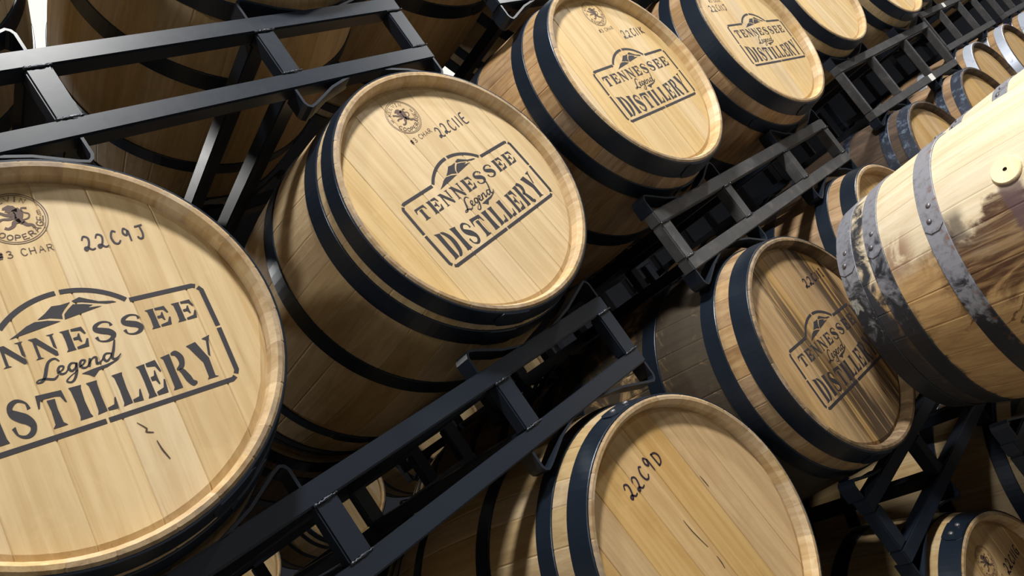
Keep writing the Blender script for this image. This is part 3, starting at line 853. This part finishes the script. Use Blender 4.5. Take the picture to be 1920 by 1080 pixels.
barrel(1.651, 1.013, -.323, .015, 'dark streaked oak barrel marked 22C11I, behind the right foreground barrel', 'stencilled barrels', roll=R8(-3.4), split=1, stave=M_STAVE_MOULD, chime=M_CHIME_B,
       head=M_HEAD_STREAK, prints=((S, .0125, -.038, -3.4, 0), (P_, .074, .124, -3, ('22C11I', 106, 22, 3.2))))
barrel(2.370, 1.030, -.320, .04, 'oak barrel with a knot in its head, half hidden behind the right foreground barrel', 'lower barrels', roll=R8(15), split=2, head=M_HEAD_O, stave=M_STAVE_RAW)
barrel(1.650, 1.039, -1.119, .03, 'dim oak barrel marked 22C11G in the bottom right corner', 'floor tier barrels', roll=R8(-3), split=0, head=M_HEAD_O, seam=(.0, 2.2, 2.5), rivets=True,
       prints=((T_, .022, .175, -4, 0), (P_, .072, .108, -4, ('22C11G', 104, 24, 3.2))))
barrel(2.375, 1.039, -1.119, .04, 'dark oak barrel right of the one marked 22C11G, under the foreground barrel', 'floor tier barrels', split=1)
# ---- third stack
barrel(3.632, 1.247, .665, -.034, 'pale barrel between the one marked 22C11J and the ladder-like rack, cut by the top edge', 'far barrels of the upper row', roll=R8(10), split=2)
barrel(4.369, 1.214, .668, -.034, 'small pale barrel at the top edge beside the ladder-like rack', 'far barrels of the upper row', roll=R8(20), split=0)
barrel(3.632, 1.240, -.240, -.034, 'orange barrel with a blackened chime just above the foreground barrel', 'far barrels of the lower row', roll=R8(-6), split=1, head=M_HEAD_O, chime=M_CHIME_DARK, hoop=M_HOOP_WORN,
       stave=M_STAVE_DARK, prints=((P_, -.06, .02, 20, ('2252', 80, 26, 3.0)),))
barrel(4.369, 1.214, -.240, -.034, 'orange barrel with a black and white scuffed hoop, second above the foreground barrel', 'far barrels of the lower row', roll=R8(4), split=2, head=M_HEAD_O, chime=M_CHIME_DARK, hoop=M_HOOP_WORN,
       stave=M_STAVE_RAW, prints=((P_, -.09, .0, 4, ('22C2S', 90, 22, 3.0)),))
barrel(3.632, 1.240, -1.145, -.034, 'bottom oak barrel of the third stack, left one', 'floor tier barrels', split=0)
barrel(4.369, 1.214, -1.145, -.034, 'bottom oak barrel of the third stack, right one', 'floor tier barrels', split=1)
# ---- fourth and fifth stacks
n5 = [('orange barrel with a bright galvanised hoop, third along the lower far row', 'orange barrel with a bright hoop, fourth along the lower far row', 5.22, 5.96, 5.59),
      ('orange barrel with a bright hoop, fifth along the lower far row at the right edge', 'farthest barrel of the lower far row', 6.66, 7.40, 7.03)]
for q, (l1, l2, xa, xb, xc) in enumerate(n5):
    for xx, ll, sp in ((xa, l1, 0), (xb, l2, 1)):
        barrel(xx, 1.33, -.143, 0, ll, 'far barrels of the lower row', roll=R8(8 - 14 * sp), split=sp, head=M_HEAD_O, chime=M_CHIME_DARK, hoop=M_HOOP_BRIGHT, stave=M_STAVE_RAW)
    for xx, sp, wd in ((xa, 2, 'left'), (xb, 0, 'right')):
        barrel(xx, 1.33, .762, 0, '%s barrel on the upper tier of the %s stack' % (wd, ('fourth', 'fifth')[q]), 'far barrels of the upper row', split=sp)
        barrel(xx, 1.33, -1.048, 0, '%s barrel on the floor tier of the %s stack' % (wd, ('fourth', 'fifth')[q]), 'floor tier barrels', split=sp)

# ---- facing stack: the stained barrel in the right foreground and its neighbours
HOOPS_F = [(0.001, 0.050), (0.088, 0.130), (0.234, 0.279)]
M_HOOP_GREY = metal('hoop galvanised dull', (0.20, 0.205, 0.235, 1), 0.55, 0.15, worn=(0.045, 0.047, 0.055, 1), wornf=(0.50, 0.72), wscale=26)
def facing(x, z, label, pitch, main):
    # the end next to the row lies at y = 0.965
    e = barrel(x, .965 - BL * math.cos(pitch), z - BL * math.sin(pitch), 0, label, 'barrels of the facing stack', pitch=pitch, hoop=M_HOOP_GREY, hoops=HOOPS_F,
               seam=(2, 2, 2) + ((-.80, -.80, -.87) if main else (-.15, -.25, -.30)), rivets=True, bung=(BL / 2 + .023, -.867) if main else None,
               chime=M_CHIME_DARK)
    return e
fe = facing(1.932, -.383, 'pale stained barrel with grey riveted hoops and a bung, right foreground', .039, True)
FACE_REF = fe      # the stains are measured from this barrel's own axis
M_STAVE_F = wood('oak stave pale stained', (0.66, 0.57, 0.42, 1), (0.56, 0.46, 0.31, 1), (0.50, 0.375, 0.215, 1), 1, var=0.06, blotch=0.5, stain=facing_stain, speck=0.35)
M_HOOP_F = hoop_mould_shade('hoop galvanised mould and shade', fe, (0.235, 0.24, 0.275, 1))
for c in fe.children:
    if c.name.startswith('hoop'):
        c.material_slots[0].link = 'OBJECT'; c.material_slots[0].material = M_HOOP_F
    if c.name.startswith('stave'):
        c.material_slots[0].link = 'OBJECT'; c.material_slots[0].material = M_STAVE_F
M_STAVE_P = wood('oak stave pale', (0.66, 0.57, 0.42, 1), (0.56, 0.46, 0.31, 1), (0.50, 0.375, 0.215, 1), 1, var=0.06, blotch=0.5, speck=0.35)
for xx, zz, ll, pt in ((2.660, -.383, 'pale barrel with grey riveted hoops just behind the right foreground barrel', .039),
                       (1.932, -1.206, 'lower barrel of the facing stack, left one', 0), (2.660, -1.206, 'lower barrel of the facing stack, right one', 0)):
    f2 = facing(xx, zz, ll, pt, False)
    for c in f2.children:
        if c.name.startswith('stave'):
            c.material_slots[0].link = 'OBJECT'; c.material_slots[0].material = M_STAVE_P

# ---- rear row, back to back with the first three stacks
ORD = ('upper', 'middle', 'floor')
for q, (xc, sp, zs, kind) in enumerate(((.632, .76, (.37, -.42, -1.218), 0), (2.02, .71, (.467, -.323, -1.119), 0), (4.0, .74, (.666, -.240, -1.145), 1))):
    st = ('nearest', 'second', 'third')[q]
    for k, z in enumerate(zs):
        zt = z - .312
        kw = dict(hl=.556, uw=.022, wr=.038, ups=D_UP) if kind else {}
        H = (.283 if kind else .168) if k < 2 else zt - FL
        rack(xc, 2.27 if kind else 2.06, zt, 0, 'rear row rack of the %s tier behind the %s stack' % (ORD[k], st), H=H, below=k < 2, mat=M_RACK, **kw)
        for sgn, wd in ((-1, 'left'), (1, 'right')):
            barrel(xc + sgn * sp / 2, 2.20 if kind else 1.99, z + .003, 0, 'rear row oak barrel, %s tier, %s one behind the %s stack' % (ORD[k], wd, st), 'rear row barrels', split=(k + q) % 3, stave=M_STAVE_RAW)

# ---- a row beyond the rear aisle, racked at other heights
for q, xc in enumerate((1.55, 3.15)):
    st = ('left', 'right')[q]
    for k, z in enumerate((.10, -.80)):
        zt = z - .312
        rack(xc, 4.47, zt, 0, 'rack of the %s tier in the %s stack beyond the rear aisle' % (('upper', 'lower')[k], st), H=.278 if k == 0 else zt - FL, below=k == 0, hl=.556, uw=.022, wr=.038, ups=D_UP)
        for sgn, wd in ((-1, 'left'), (1, 'right')):
            barrel(xc + sgn * .37, 4.40, z, 0, '%s oak barrel of the %s tier in the %s stack beyond the rear aisle' % (wd, ('upper', 'lower')[k], st), 'barrels beyond the rear aisle', split=(k + q) % 3)
